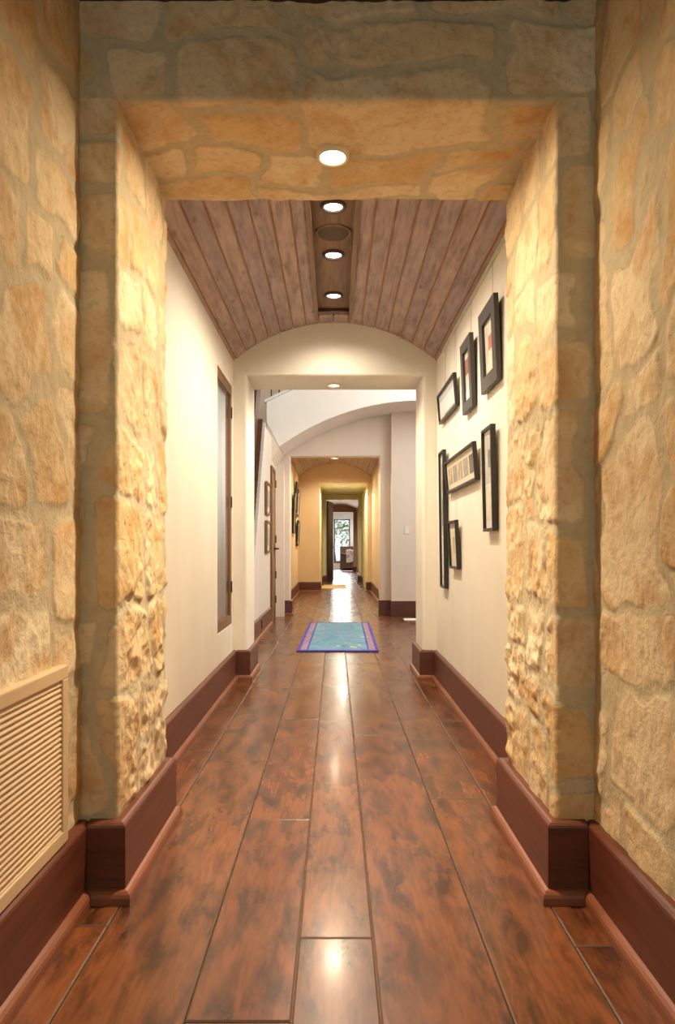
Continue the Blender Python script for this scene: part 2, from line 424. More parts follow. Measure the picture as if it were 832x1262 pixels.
def round_path(pts, r, step):
    """dense 2D polyline with rounded corners; returns points, left-hand normals, arc length"""
    out = []
    pts = [np.array(p, float) for p in pts]
    segs = []
    cur = pts[0]
    for i in range(1, len(pts) - 1):
        a, b, c = pts[i - 1], pts[i], pts[i + 1]
        d1 = (b - a) / np.linalg.norm(b - a); d2 = (c - b) / np.linalg.norm(c - b)
        segs.append(('l', cur, b - d1 * r)); segs.append(('c', b - d1 * r, b, b + d2 * r)); cur = b + d2 * r
    segs.append(('l', cur, pts[-1]))
    for sg in segs:
        if sg[0] == 'l':
            L = np.linalg.norm(sg[2] - sg[1]); n = max(1, int(math.ceil(L / step)))
            for k in range(n): out.append(sg[1] + (sg[2] - sg[1]) * k / n)
        else:
            for k in range(4):
                t = k / 4; out.append((1 - t) ** 2 * sg[1] + 2 * t * (1 - t) * sg[2] + t * t * sg[3])
    out.append(pts[-1])
    out = np.array(out)
    t = np.gradient(out, axis=0); t /= np.linalg.norm(t, axis=1)[:, None]
    s = np.concatenate([[0], np.cumsum(np.linalg.norm(np.diff(out, axis=0), axis=1))])
    return out, t, s

ST = .0065
FY = 2.088           # face of the stone opening towards the foyer
# foyer side walls
def stone_side(name, x, sgn, seed, **kw):
    ys = np.concatenate([np.arange(-2.5, .75, .03), np.arange(.75, 2.125, ST)])
    zs = np.concatenate([np.arange(0, .2, .05), np.arange(.2, 2.80, ST)])
    U, V = np.meshgrid(ys, zs)
    P = np.stack([np.full(U.shape, x), U, V], -1); Nn = np.zeros(P.shape); Nn[..., 0] = sgn
    o = grid_object(name, P, Nn, U, V, seed, **kw)
    return o
stone_side('wall_foyer_left', -.790, 1, 11, wmax=.50, hmax=.36, warp=.06, relief=.5)
stone_side('wall_foyer_right', .805, -1, 29, wmax=.52, hmax=.42, warp=.10, mortar=.015, relief=.5)
# columns of the stone opening
def column(name, sgn, x_in, x_out, x_back, seed):
    pts, t, s = round_path([(x_out, FY), (x_in, FY), (x_in, 2.685), (x_back, 2.685)], .014, ST)
    nrm = np.stack([t[:, 1], -t[:, 0]], -1) * (1 if sgn < 0 else -1)      # towards the open side
    jr = (.25 + 2.0 * sstep(2.10, 2.16, pts[:, 1]))[None, :]      # sawn face, split-faced jamb
    zs = np.concatenate([np.arange(0, .2, .05), np.arange(.2, 2.475, ST)])
    u = x_out + (s if sgn < 0 else -s)
    U, V = np.meshgrid(u, zs)
    P = np.zeros(U.shape + (3,)); P[..., 0] = pts[None, :, 0]; P[..., 1] = pts[None, :, 1]; P[..., 2] = V
    Nn = np.zeros(P.shape); Nn[..., 0] = nrm[None, :, 0]; Nn[..., 1] = nrm[None, :, 1]
    # normals: front face looks to -Y, jamb into the opening
    return grid_object(name, P, Nn, U, V, seed, wmax=.40, hmax=.40, warp=.05, mortar=.011, relief=.6, rough=jr)
column('wall_pier_left', -1, -.674, -.83, -.88, 5)
column('wall_pier_right', 1, .684, .85, .90, 5)
# header
def header():
    pts, t, s = round_path([(FY, 2.80), (FY, 2.462), (2.685, 2.462), (2.685, 3.05)], .014, ST)
    nrm = np.stack([t[:, 1], -t[:, 0]], -1)        # (Y, Z)
    xs = np.arange(-.84, .86, ST)
    U, S = np.meshgrid(xs, s)
    V = 2.80 - S
    P = np.zeros(U.shape + (3,)); P[..., 0] = U; P[..., 1] = pts[:, 0][:, None]; P[..., 2] = pts[:, 1][:, None]
    Nn = np.zeros(P.shape); Nn[..., 1] = nrm[:, 0][:, None]; Nn[..., 2] = nrm[:, 1][:, None]
    return grid_object('wall_header', P, Nn, U, V, 5, wmax=.62, hmax=.36, warp=.06, mortar=.010, relief=.55, rough=(.25 + 1.6 * sstep(2.10, 2.16, pts[:, 1]))[:, None])
header()

# ------------------------------------------------------------------ floor
def build_floor():
    rng = random.Random(4); b = MB()
    seams = [-3.0, -2.76, -2.45, -2.2, -1.9, -1.65, -1.34, -1.09, -.885, -.65, -.345, -.10, .105, .408, .65, .90, 1.20, 1.45, 1.75, 1.95, 2.25, 2.5, 2.8, 3.05, 3.35, 3.6]
    known = {-.885: [1.93, 3.6], -.65: [3.417, 5.2], -.345: [1.539, 2.68, 4.24, 5.6], -.10: [-.7, 1.868, 4.2, 5.28, 6.5], .105: [-1.6, 1.1, 3.89, 6.3], .408: [2.90, 5.5], .65: [1.83, 4.2]}
    for x0, x1 in zip(seams[:-1], seams[1:]):
        ys = sorted([-2.6] + known.get(x0, []))
        y = ys[-1]
        while y < 36: y += rng.uniform(1.1, 2.4); ys.append(y)
        if x0 not in known or True:
            fill = [ys[0]]
            for q in ys[1:]:
                while q - fill[-1] > 3.0: fill.append(fill[-1] + rng.uniform(1.3, 2.2))
                fill.append(q)
            ys = fill
        for a, c in zip(ys[:-1], ys[1:]):
            if c - a < .05: continue
            g, bv, r = .0010, .0045, rng.random()
            X0, X1, Y0, Y1 = x0 + g, x1 - g, a + g, c - g
            v = [(X0, Y0, -.003), (X1, Y0, -.003), (X1, Y1, -.003), (X0, Y1, -.003),
                 (X0 + bv, Y0 + bv, 0), (X1 - bv, Y0 + bv, 0), (X1 - bv, Y1 - bv, 0), (X0 + bv, Y1 - bv, 0),
                 (X0, Y0, -.02), (X1, Y0, -.02), (X1, Y1, -.02), (X0, Y1, -.02)]
            # slim top bands keep the seam colour at the very edge
            b.add([v[4], v[5], v[6], v[7]], [(0, 1, 2, 3)], 0, r)
            b.add(v[:8], [(0, 1, 5, 4), (1, 2, 6, 5), (2, 3, 7, 6), (3, 0, 4, 7)], 0, r, False, [1.0] * 8)
            b.add(v[:4] + v[8:], [(4, 5, 1, 0), (5, 6, 2, 1), (6, 7, 3, 2), (7, 4, 0, 3)], 0, r, False, [1.0] * 8)
    b.box(-3.0, 3.6, -2.6, 36.5, -.12, -.012, 0, .3)
    return struct(b.build('floor', 'floor', fix=False))
build_floor()

# ------------------------------------------------------------------ plaster shell
def portal(name, y0, y1, xw0, xw1, top, x0, x1, zt, mat, bev=.028):
    """wall with an opening that reaches the floor; rounded (bullnosed) opening edges; top may be a list of (x, z)"""
    tp = top if isinstance(top, list) else [(xw1, top), (xw0, top)]
    poly = [(xw0, -.01), (x0, -.01), (x0, zt), (x1, zt), (x1, -.01), (xw1, -.01)] + tp
    bm = bmesh.new(); n = len(poly)
    va = [bm.verts.new((p[0], y0, p[1])) for p in poly]; vb = [bm.verts.new((p[0], y1, p[1])) for p in poly]
    bm.faces.new(va); bm.faces.new(vb[::-1])
    for i in range(n): bm.faces.new((va[i], vb[i], vb[(i + 1) % n], va[(i + 1) % n]))
    bm.normal_update(); bm.edges.ensure_lookup_table()
    sel = []
    for a, c in ((1, 2), (2, 3), (3, 4)):
        for vs in (va, vb):
            sel.append(bm.edges.get((vs[a], vs[c])))
    bmesh.ops.bevel(bm, geom=[e for e in sel if e], offset=bev, segments=4, profile=.5, affect='EDGES')
    bmesh.ops.recalc_face_normals(bm, faces=bm.faces)
    b = MB(); b.addbm(bm, 0, .5, False)
    o = b.build(name, mat)
    for p in o.data.polygons: p.use_smooth = True
    md = o.modifiers.new('flat', 'WEIGHTED_NORMAL'); md.keep_sharp = True
    me = o.data
    e = me.attributes.new('sharp_edge', 'BOOLEAN', 'EDGE') if 'sharp_edge' not in me.attributes else me.attributes['sharp_edge']
    bm = bmesh.new(); bm.from_mesh(me)
    for ed in bm.edges:
        ed.smooth = not (len(ed.link_faces) == 2 and ed.calc_face_angle() > math.radians(40))
    bm.to_mesh(me); bm.free()
    return struct(o)

def slab(name, mat, *boxes):
    b = MB()
    for q in boxes: b.box(*q)
    return struct(b.build(name, mat))

# gallery hall (Y 2.67 .. 5.53)
HW = .832
b = MB()      # left wall with the window hole
WY0, WY1, WZ0, WZ1 = 4.775, 5.455, .465, 2.375
b.box(-1.02, -HW, 2.665, WY0, -.01, 3.3); b.box(-1.02, -HW, WY1, 5.60, -.01, 3.3)
b.box(-1.02, -HW, WY0, WY1, -.01, WZ0); b.box(-1.02, -HW, WY0, WY1, WZ1, 3.3)
struct(b.build('wall_hall_left', 'plaster'))
slab('wall_hall_right', 'plaster', (HW, 1.02, 2.665, 5.60, -.01, 3.3))
slab('roof_hall', 'plaster', (-1.05, 1.05, 2.60, 6.03, 3.3, 3.4))
portal('wall_arch_end', 5.53, 6.03, -1.05, 1.05, 3.3, -.718, .718, 2.483, 'plaster', .035)

# vaulted plank ceilings
def vault(name, y0, y1, hw, zs, rise, mat, n_side, slot=None, slot_end=None, thick=.03):
    R = (hw * hw + rise * rise) / (2 * rise); zc = zs + rise - R
    amax = math.asin((hw + .06) / R)
    rng = random.Random(8); b = MB()
    def strip(a0, a1, ya, yb):
        g = .0045 / R; r = rng.random()
        pin = lambda a, rr: (rr * math.sin(a), zc + rr * math.cos(a))
        ri = R
        poly = [pin(a0, R + thick), pin(a0, ri + .010), pin(a0 + g * .5, ri + .010), pin(a0 + g * 1.6, ri), pin((a0 + a1) / 2, ri), pin(a1 - g * 1.6, ri), pin(a1 - g * .5, ri + .010), pin(a1, ri + .010), pin(a1, R + thick)]
        b.prism(poly, 1, ya, yb, 0, r)
        for q in (2, 3, 7, 8): b.mi[q - 11] = 1          # tan stain left in the joints
    if slot:
        s0, s1 = math.asin(slot[0] / R), math.asin(slot[1] / R)
        for k in range(n_side): strip(-amax + (s0 + amax) * k / n_side, -amax + (s0 + amax) * (k + 1) / n_side, y0, y1)
        for k in range(n_side): strip(s1 + (amax - s1) * k / n_side, s1 + (amax - s1) * (k + 1) / n_side, y0, y1)
        mid = (s0 + s1) / 2
        strip(s0, mid, slot_end, y1); strip(mid, s1, slot_end, y1)
    else:
        for k in range(2 * n_side): strip(-amax + amax * k / n_side, -amax + amax * (k + 1) / n_side, y0, y1)
    return struct(b.build(name, mat))
vault('ceiling_hall', 2.66, 5.54, HW, 2.6075, .315, ['plank', 'groove'], 8, (-.132, .108), 5.34)
b = MB()      # flat board of the light recess with its dark sides
b.box(-.20, .17, 2.66, 5.40, 2.975, 3.02, 0)
b.box(-.160, -.134, 2.66, 5.40, 2.90, 2.98, 0); b.box(.110, .136, 2.66, 5.40, 2.90, 2.98, 0)
b.box(-.134, .110, 5.342, 5.37, 2.925, 2.978, 1)
struct(b.build('trim_recess', ['recess', 'beam']))

# stair hall (Y 6.03 .. 10.75)
SL, SR, SH = -2.3, 3.4, 5.0
slab('wall_stairhall_far_left', 'plaster_white', (SL - .15, SL, 6.0, 10.9, -.01, SH))
b = MB()
b.box(SR, SR + .15, 6.0, 10.9, -.01, 2.9); b.box(SR, SR + .15, 6.0, 10.9, 4.85, SH)
b.box(SR, SR + .15, 6.0, 6.3, 2.9, 4.85); b.box(SR, SR + .15, 9.4, 10.9, 2.9, 4.85)
struct(b.build('wall_stairhall_right', 'plaster_white'))
slab('ceiling_stairhall', 'plaster_white', (SL - .15, SR + .15, 6.0, 10.95, SH, SH + .1))
slab('wall_stairhall_near', 'plaster_white', (SL - .15, -1.04, 5.9, 6.03, -.01, SH), (1.04, SR + .15, 5.9, 6.03, -.01, SH), (-1.06, 1.06, 5.9, 6.03, 3.28, SH))
# knee wall under the stair, then a level ledge
b = MB(); b.prism([(6.95, -.01), (10.62, -.01), (10.62, 2.68), (8.68, 2.68), (6.95, .09)], 0, -1.06, -.92)
struct(b.build('wall_stair_knee', 'plaster_mauve'))
# arch wall under the upper landing: curved soffit, stepped top at the left
R = 3.50; zc = 3.215 - R
arc = []
for k in range(25):
    x = -.81 + (3.31 + .81) * k / 24
    arc.append((x, zc + math.sqrt(max(0, R * R - (x - 1.25) ** 2))))
b = MB()
poly = [(-.99, 2.90)] + arc + [(3.39, 2.48), (3.39, 4.1), (.9, 4.1), (-.99, 3.19)]
b.prism(poly, 1, 9.78, 10.70)
struct(b.build('wall_landing_arch', 'plaster_white'))
b = MB(); b.prism([(-.99, 2.90), (-.99, 2.36), (-.915, 2.36), (-.81, 2.535)], 1, 9.785, 10.70)
struct(b.build('wall_arch_springer', 'plaster_mauve'))
b = MB(); b.prism([(-1.02, 3.18), (.9, 4.10), (.9, 4.135), (-1.02, 3.215)], 1, 9.74, 9.90)
struct(b.build('trim_landing_cap', 'white'))
# far wall with the second opening; a slightly nearer panel to its right
portal('wall_second_opening', 10.75, 10.93, SL, SR + .1, SH, -.711, .708, 2.53, 'plaster_mauve', .03)
slab('wall_stairhall_panel', 'plaster_mauve', (.885, SR, 10.60, 10.76, -.01, 3.4))
slab('trim_door_casing', 'plaster_mauve', (-.93, -.80, 10.56, 10.74, -.01, 2.40))

# second gallery hall (Y 10.93 .. 16.5)
slab('wall_gallery_left', 'plaster_warm', (-1.07, -.892, 10.92, 16.6, -.01, 3.45))
slab('wall_gallery_right', 'plaster_warm', (.90, 1.07, 10.92, 16.6, -.01, 3.45))
slab('roof_gallery', 'plaster_warm', (-1.1, 1.1, 10.9, 16.9, 3.45, 3.55))
vault('ceiling_gallery', 10.92, 16.52, .90, 2.80, .345, ['plank', 'groove'], 8)
portal('wall_gallery_end', 16.5, 16.72, -1.08, 1.08, 3.5, -.369, .787, 2.656, 'plaster_warm', .025)
# vestibule (Y 16.7 .. 20.3)
slab('wall_vestibule_left', 'plaster_olive', (-.52, -.372, 16.71, 20.32, -.01, 2.80))
slab('wall_vestibule_right', 'plaster_olive', (.790, .94, 16.71, 20.32, -.01, 2.80))
slab('ceiling_vestibule', 'plaster_olive', (-.55, .97, 16.71, 20.32, 2.66, 2.80))
portal('wall_vestibule_end', 20.30, 20.46, -.7, 1.15, 3.5, -.262, .703, 2.53, 'plaster_olive', .02)
# back hall (Y 20.46 .. 29.6)
slab('wall_backhall_left', 'plaster_tan', (-.75, -.60, 20.45, 29.7, -.01, 3.4))
slab('wall_backhall_right', 'plaster_tan', (.955, 1.10, 20.45, 29.7, -.01, 3.4))
slab('roof_backhall', 'plaster_tan', (-.8, 1.2, 20.3, 29.9, 3.4, 3.5))
b = MB()
hw, rise, zs, cx = .80, .20, 2.76, .18; R = (hw * hw + rise * rise) / (2 * rise); zc = zs + rise - R
arc = [(cx + hw * t, zc + math.sqrt(R * R - (hw * t) ** 2)) for t in [k / 12 - 1 for k in range(25)]]
b.prism(arc + [(cx + hw, 3.2), (cx - hw, 3.2)], 1, 20.45, 29.62)
struct(b.build('ceiling_backhall', 'plaster_white'))
portal('wall_backhall_end', 29.6, 29.8, -.8, 1.2, 3.45, -.13, .80, 2.64, 'plaster_tan', .02)
# bedroom
b = MB()
wy = 34.2
b.box(-2.6, -.06, wy, wy + .15, -.01, 3.2); b.box(.76, 3.0, wy, wy + .15, -.01, 3.2)
b.box(-.06, .76, wy, wy + .15, -.01, .30); b.box(-.06, .76, wy, wy + .15, 2.53, 3.2)
struct(b.build('wall_bedroom_far', 'plaster_white'))
slab('wall_bedroom_left', 'plaster_white', (-2.75, -2.6, 29.6, 34.35, -.01, 3.2))
slab('wall_bedroom_right', 'plaster_white', (3.0, 3.15, 29.6, 34.35, -.01, 3.2))
slab('wall_bedroom_near', 'plaster_white', (-2.75, -.79, 29.7, 29.8, -.01, 3.2), (1.19, 3.15, 29.7, 29.8, -.01, 3.2))
slab('ceiling_bedroom', 'plaster_white', (-2.75, 3.15, 29.7, 34.35, 3.2, 3.3))

# foyer shell behind the camera
b = MB()
b.box(-.95, .95, -2.60, -2.48, -.01, .6); b.box(-.95, .95, -2.60, -2.48, 2.45, 2.85)
b.box(-.95, -.6, -2.60, -2.48, .6, 2.45); b.box(.6, .95, -2.60, -2.48, .6, 2.45)
struct(b.build('wall_foyer_back', 'plaster'))
b = MB()
for k in range(14):
    y0 = -2.55 + k * (4.66 / 14)
    b.cbox(-.95, .95, y0 + .002, y0 + 4.66 / 14 - .002, 2.768, 2.80, .004, 0, random.Random(k).random())
b.box(-.95, .95, -2.6, 2.12, 2.79, 2.86)
struct(b.build('ceiling_foyer', 'beam'))

# ------------------------------------------------------------------ baseboards
def sweep(path, prof, closed_ends=True):
    """profile (d, z): d = distance into the room to the LEFT of the path direction; mitred corners"""
    pts = [Vector((p[0], p[1])) for p in path]; n = len(pts); nrm = []
    for i in range(n):
        ds = []
        if i > 0: ds.append((pts[i] - pts[i - 1]).normalized())
        if i < n - 1: ds.append((pts[i + 1] - pts[i]).normalized())
        ns = [Vector((-d.y, d.x)) for d in ds]
        if len(ns) == 1: nrm.append(ns[0])
        else:
            m = (ns[0] + ns[1]).normalized(); nrm.append(m / max(.2, m.dot(ns[0])))
    k = len(prof); v = []; f = []
    for p, q in zip(pts, nrm):
        for (d, z) in prof: v.append((p.x + q.x * d, p.y + q.y * d, z))
    for i in range(n - 1):
        for j in range(k):
            jj = (j + 1) % k
            f.append((i * k + j, i * k + jj, (i + 1) * k + jj, (i + 1) * k + j))
    f.append(list(range(k))[::-1]); f.append([(n - 1) * k + j for j in range(k)])
    return v, f
BH = .2425
PROF = [(-.012, -.002), (.027, -.002), (.027, BH - .016), (.0245, BH - .009), (.018, BH - .003), (.010, BH), (-.012, BH)]
SHOE = [(.0272, -.002), (.047, -.002), (.047, .022), (.044, .032), (.037, .040), (.0272, .043)]
def baseboard(name, path, mat='base', h=None):
    pr = PROF if h is None else [(d, z if z < .1 else z - BH + h) for d, z in PROF]
    b = MB()
    v, f = sweep(path, pr)
    # across-grain faces for the short returns get the second material
    b.add(v, f, 0, random.Random(name).random())
    o = b.build(name, [mat, 'basex'])
    for p in o.data.polygons:
        if abs(p.normal.y) > .8: p.material_index = 1
    struct(o)
    s = MB(); v, f = sweep(path, SHOE); s.add(v, f); s.build('shoe_moulding', 'shoe', o)
    return o
# the path keeps the room on its left: right-hand walls run away from the camera, left-hand walls run towards it
baseboard('baseboard_foyer_left', [(-.7825, 2.08), (-.7825, -2.48)])
baseboard('baseboard_foyer_right', [(.7975, -2.48), (.7975, 2.08)])
baseboard('baseboard_pier_left', [(-.83, 2.685), (-.665, 2.685), (-.665, 2.08), (-.755, 2.08)])
baseboard('baseboard_pier_right', [(.770, 2.08), (.675, 2.08), (.675, 2.685), (.83, 2.685)])
baseboard('baseboard_hall_left', [(-HW, 5.53), (-HW, 2.715)])
baseboard('baseboard_hall_right', [(HW, 2.715), (HW, 5.53)])
baseboard('baseboard_arch_left', [(-1.0, 6.03), (-.718, 6.03), (-.718, 5.53), (-.803, 5.53)])
baseboard('baseboard_arch_right', [(.803, 5.53), (.718, 5.53), (.718, 6.03), (1.0, 6.03)])
baseboard('baseboard_stair_left', [(-.92, 9.50), (-.92, 6.96)])
baseboard('baseboard_second_left', [(-.892, 10.93), (-.711, 10.93), (-.711, 10.75), (-.80, 10.75)])
baseboard('baseboard_second_right', [(3.39, 10.60), (.885, 10.60), (.885, 10.75), (.708, 10.75), (.708, 10.93), (.90, 10.93)][::-1])
baseboard('baseboard_gallery_left', [(-.369, 16.70), (-.369, 16.5), (-.892, 16.5), (-.892, 10.98)])
baseboard('baseboard_gallery_right', [(.90, 10.98), (.90, 16.5), (.787, 16.5), (.787, 16.70)])
baseboard('baseboard_vestibule_left', [(-.262, 20.44), (-.262, 20.30), (-.372, 20.30), (-.372, 19.2)])
baseboard('baseboard_vestibule_right', [(.790, 19.2), (.790, 20.30), (.703, 20.30), (.703, 20.44)])
baseboard('baseboard_backhall_right', [(.955, 20.5), (.955, 29.6), (.80, 29.6), (.80, 29.78)])

# ------------------------------------------------------------------ windows
b = MB()
X0, X1 = -.905, -.838
b.cbox(X0, X1, WY0, WY0 + .022, WZ0, WZ1, .003); b.cbox(X0, X1, WY1 - .055, WY1, WZ0, WZ1, .003)
b.cbox(X0, X1, WY0 + .02, WY1 - .05, WZ0, WZ0 + .075, .003); b.cbox(X0, X1, WY0 + .02, WY1 - .05, WZ1 - .07, WZ1, .003)
win = struct(b.build('window_1', 'windowwood'))
b = MB(); b.box(-.852, -.848, WY0 + .02, WY1 - .05, WZ0 + .07, WZ1 - .065); b.build('glass_pane', 'pane', win)
for z in (.72, 1.40, 2.12):
    b = MB(); b.cbox(-.840, -.828, WY1 - .03, WY1 - .008, z, z + .09, .003); b.build('hinge', 'metal', win)
b = MB(); n = 60
v = []; f = []
for k in range(n + 1):
    y = WY0 + .01 + (WY1 - WY0 - .02) * k / n; x = -.880 + .009 * math.sin(k * .9) + .006 * math.sin(k * 2.3)
    v += [(x, y, WZ0 - .0), (x, y, WZ1 + .0)]
for k in range(n): f.append((2 * k, 2 * k + 2, 2 * k + 3, 2 * k + 1))
b.add(v, f, 0, .5, True)
cu = b.build('curtain', 'curtain', fix=False)
sol = cu.modifiers.new('thick', 'SOLIDIFY'); sol.thickness = .004
tag(cu, 'grey sheer curtain hanging behind the tall narrow side window', 'curtain')

# stair hall upper window (right wall) and foyer window (back wall): frames with glazing bars
b = MB()
for y in (6.30, 7.33, 8.36, 9.35): b.cbox(SR + .03, SR + .10, y, y + .05, 2.9, 4.85, .004)
for z in (2.9, 3.85, 4.80): b.cbox(SR + .03, SR + .10, 6.3, 9.4, z, z + .05, .004)
struct(b.build('window_2', 'windowwood'))
b = MB()
for x in (-.6, -.025, .55): b.cbox(x, x + .05, -2.57, -2.51, .6, 2.45, .004)
for z in (.6, 1.5, 2.40): b.cbox(-.6, .6, -2.57, -2.51, z, z + .05, .004)
struct(b.build('window_3', 'windowwood'))
# bedroom glazed door
b = MB()
b.cbox(-.06, .0, 34.24, 34.30, .30, 2.53, .004); b.cbox(.70, .76, 34.24, 34.30, .30, 2.53, .004)
b.cbox(0, .70, 34.24, 34.30, .30, .38, .004); b.cbox(0, .70, 34.24, 34.30, 2.47, 2.53, .004)
w = struct(b.build('window_4', 'darkwood'))
b = MB(); b.box(0, .70, 34.268, 34.272, .38, 2.47); b.build('glass_pane', 'pane', w)
b = MB()
b.box(-.14, -.06, 34.18, 34.205, .0, 2.62); b.box(.76, .84, 34.18, 34.205, 0, 2.62); b.box(-.06, .76, 34.18, 34.205, 2.53, 2.62)
struct(b.build('trim_bedroom_window', 'white'))

# ------------------------------------------------------------------ doors
# wood door flush in the left wall of the stair hall
b = MB(); b.cbox(-.935, -.905, 9.63, 10.12, .02, 2.20, .005)
for (z0, z1) in ((.18, .95), (1.12, 2.05)):
    b.cbox(-.909, -.897, 9.70, 10.05, z0, z1, .005)
d1 = struct(b.build('door_1', 'doorwood'))
b = MB(); b.box(-.93, -.895, 9.58, 9.63, 0, 2.25); b.box(-.93, -.895, 10.12, 10.17, 0, 2.25); b.box(-.93, -.895, 9.63, 10.12, 2.20, 2.25)
b.build('door_casing', 'doorwood', d1)
b = MB(); b.tube((-.899, 10.07, 1.065), (-.84, 10.07, 1.065), .012); b.tube((-.84, 10.075, 1.065), (-.84, 9.95, 1.065), .010)
b.tube((-.899, 10.07, 1.065), (-.889, 10.07, 1.065), .028, 16); b.build('door_handle', 'metal', d1)
for z in (.25, .62, 1.15, 1.98):
    b = MB(); b.tube((-.890, 10.145, z), (-.890, 10.145, z + .11), .011); b.build('hinge', 'brass', d1)
# dark door leaf standing open at the end of the vestibule
b = MB(); b.cbox(-.02, .02, 0, .90, .01, 2.50, .005)
for (z0, z1) in ((.2, .95), (1.15, 2.3)): b.cbox(.014, .030, .13, .77, z0, z1, .005)
d2 = struct(b.build('door_2', 'darkwood')); d2.location = (-.235, 20.47, 0); d2.rotation_euler = (0, 0, -math.radians(10))
b = MB(); b.tube((.02, .83, 1.1), (.075, .83, 1.1), .014); b.tube((.075, .84, 1.1), (.075, .70, 1.1), .012); b.tube((.02, .83, 1.1), (.03, .83, 1.1), .03, 16)
h = b.build('door_handle', 'metal', d2); h.location = (0, 0, 0)

# ------------------------------------------------------------------ staircase
st = thing('staircase', 'dark wooden panelled staircase edged with small white blocks, beyond the arch at left', 'staircase', (-1.5, 7.0, 0))
sl = 1.5
n_steps = 14; rise = 2.68 / n_steps; run = rise / sl
for k in range(n_steps):
    b = MB(); y = 6.93 + k * run
    b.cbox(-2.25, -1.065, y, y + run + .03, k * rise + rise - .035, k * rise + rise, .004); b.build('tread', 'darkwood', st)
    b = MB(); b.box(-2.25, -1.07, y + .012, y + .03, max(0, k * rise - .002), k * rise + rise - .034); b.build('riser', 'white', st)
zl = lambda y: .09 + sl * (y - 6.95)      # slope line of the knee wall
b = MB(); b.prism([(6.95, zl(6.95) + .85), (9.20, zl(9.20) + .85), (9.20, zl(9.20) + .98), (6.95, zl(6.95) + .98)], 0, -1.03, -.955); b.build('handrail', 'darkwood', st)
b = MB(); b.prism([(6.95, zl(6.95)), (8.68, zl(8.68)), (8.68, zl(8.68) + .05), (6.95, zl(6.95) + .05)], 0, -1.05, -.93); b.build('shoe_rail', 'chest', st)
b = MB(); b.prism([(6.97, zl(6.97) + .05), (9.18, zl(9.18) + .05), (9.18, zl(9.18) + .86), (6.97, zl(6.97) + .86)], 0, -1.01, -.985); b.build('side_panel', 'chest', st)
y = 7.0
while y < 8.66:
    b = MB(); b.cbox(-.932, -.892, y, y + .0425, zl(y) - .012, zl(y) + .062, .004); b.build('dentil', 'white', st)
    y += .0455

# landing balustrade above the white arch wall
lb = thing('landing_balustrade', 'thin grey balusters standing above the sloping cap of the white arch wall', 'railing', (0, 9.84, 3.2))
for k in range(9):
    x = -.93 + .115 * k * 1.0; z = 3.215 + (x + 1.02) * .479
    b = MB(); b.tube((x, 9.84, z - .005), (x, 9.84, z + .85), .009, 8); b.build('baluster', 'metal', lb)
b = MB(); b.prism([(-1.0, 3.225 + .84), (.05, 3.728 + .84), (.05, 3.728 + .90), (-1.0, 3.225 + .90)], 1, 9.81, 9.87); b.build('handrail', 'darkwood', lb)

# ------------------------------------------------------------------ recessed lights and ceiling speaker
def downlight(label, c, r_lens, r_out, mat_ring='trim_ring', bulb='bulb', depth=.009, group=None):
    t = thing('recessed_light', label, 'ceiling light', c, group)
    ring = MB(); ring.lathe([(r_lens - .002, .018), (r_lens, -.001), (r_lens + .004, -.0045), (r_out - .004, -.005), (r_out, .001), (r_out, .03)], c, 36)
    ring.build('trim_ring', mat_ring, t, origin=c)
    l = MB(); l.lathe([(0.0005, depth), (r_lens * .6, depth - .002), (r_lens + .001, depth)], c, 32); l.build('lens', bulb, t, origin=c)
    return t
G = 'recessed lights in the wooden ceiling strip'
downlight('recessed round light in the stone soffit of the near opening', (-.008, 2.36, 2.444), .044, .058, 'ring_white')
downlight('recessed round ceiling light nearest the stone lintel, before the speaker', (-.010, 3.74, 2.963), .052, .072, group=G)
downlight('recessed round ceiling light between the round speaker and the farthest light', (-.010, 4.355, 2.963), .052, .072, group=G)
downlight('recessed round ceiling light at the far end of the wooden strip', (-.010, 5.06, 2.963), .052, .072, group=G)
downlight('recessed light in plaster soffit of the opening under the arched wall', (-.010, 5.80, 2.472), .046, .062, 'ring_white')
downlight('tiny recessed light in soffit of the second opening past the rug', (-.006, 10.88, 2.519), .055, .07, 'ring_white', 'bulb_small')
downlight('tiny recessed light in the straw-coloured vestibule ceiling', (.20, 17.05, 2.649), .055, .07, 'ring_white', 'bulb_small')
downlight('faint recessed light in the pale vaulted ceiling of the back hall', (.18, 26.5, 2.947), .06, .08, 'ring_white', 'bulb_small')
c = (-.010, 4.06, 2.974)
sp = thing('ceiling_speaker', 'round brown speaker grille set in ceiling strip between the first two lights', 'speaker', c)
b = MB(); b.lathe([(.094, .004), (.094, -.003), (.100, -.008), (.110, -.006), (.113, .002)], c, 48); b.build('speaker_ring', 'recess', sp, origin=c)
b = MB(); b.lathe([(.0005, -.006), (.05, -.005), (.095, -.001)], c, 48); b.build('speaker_grille', 'speaker', sp, origin=c)

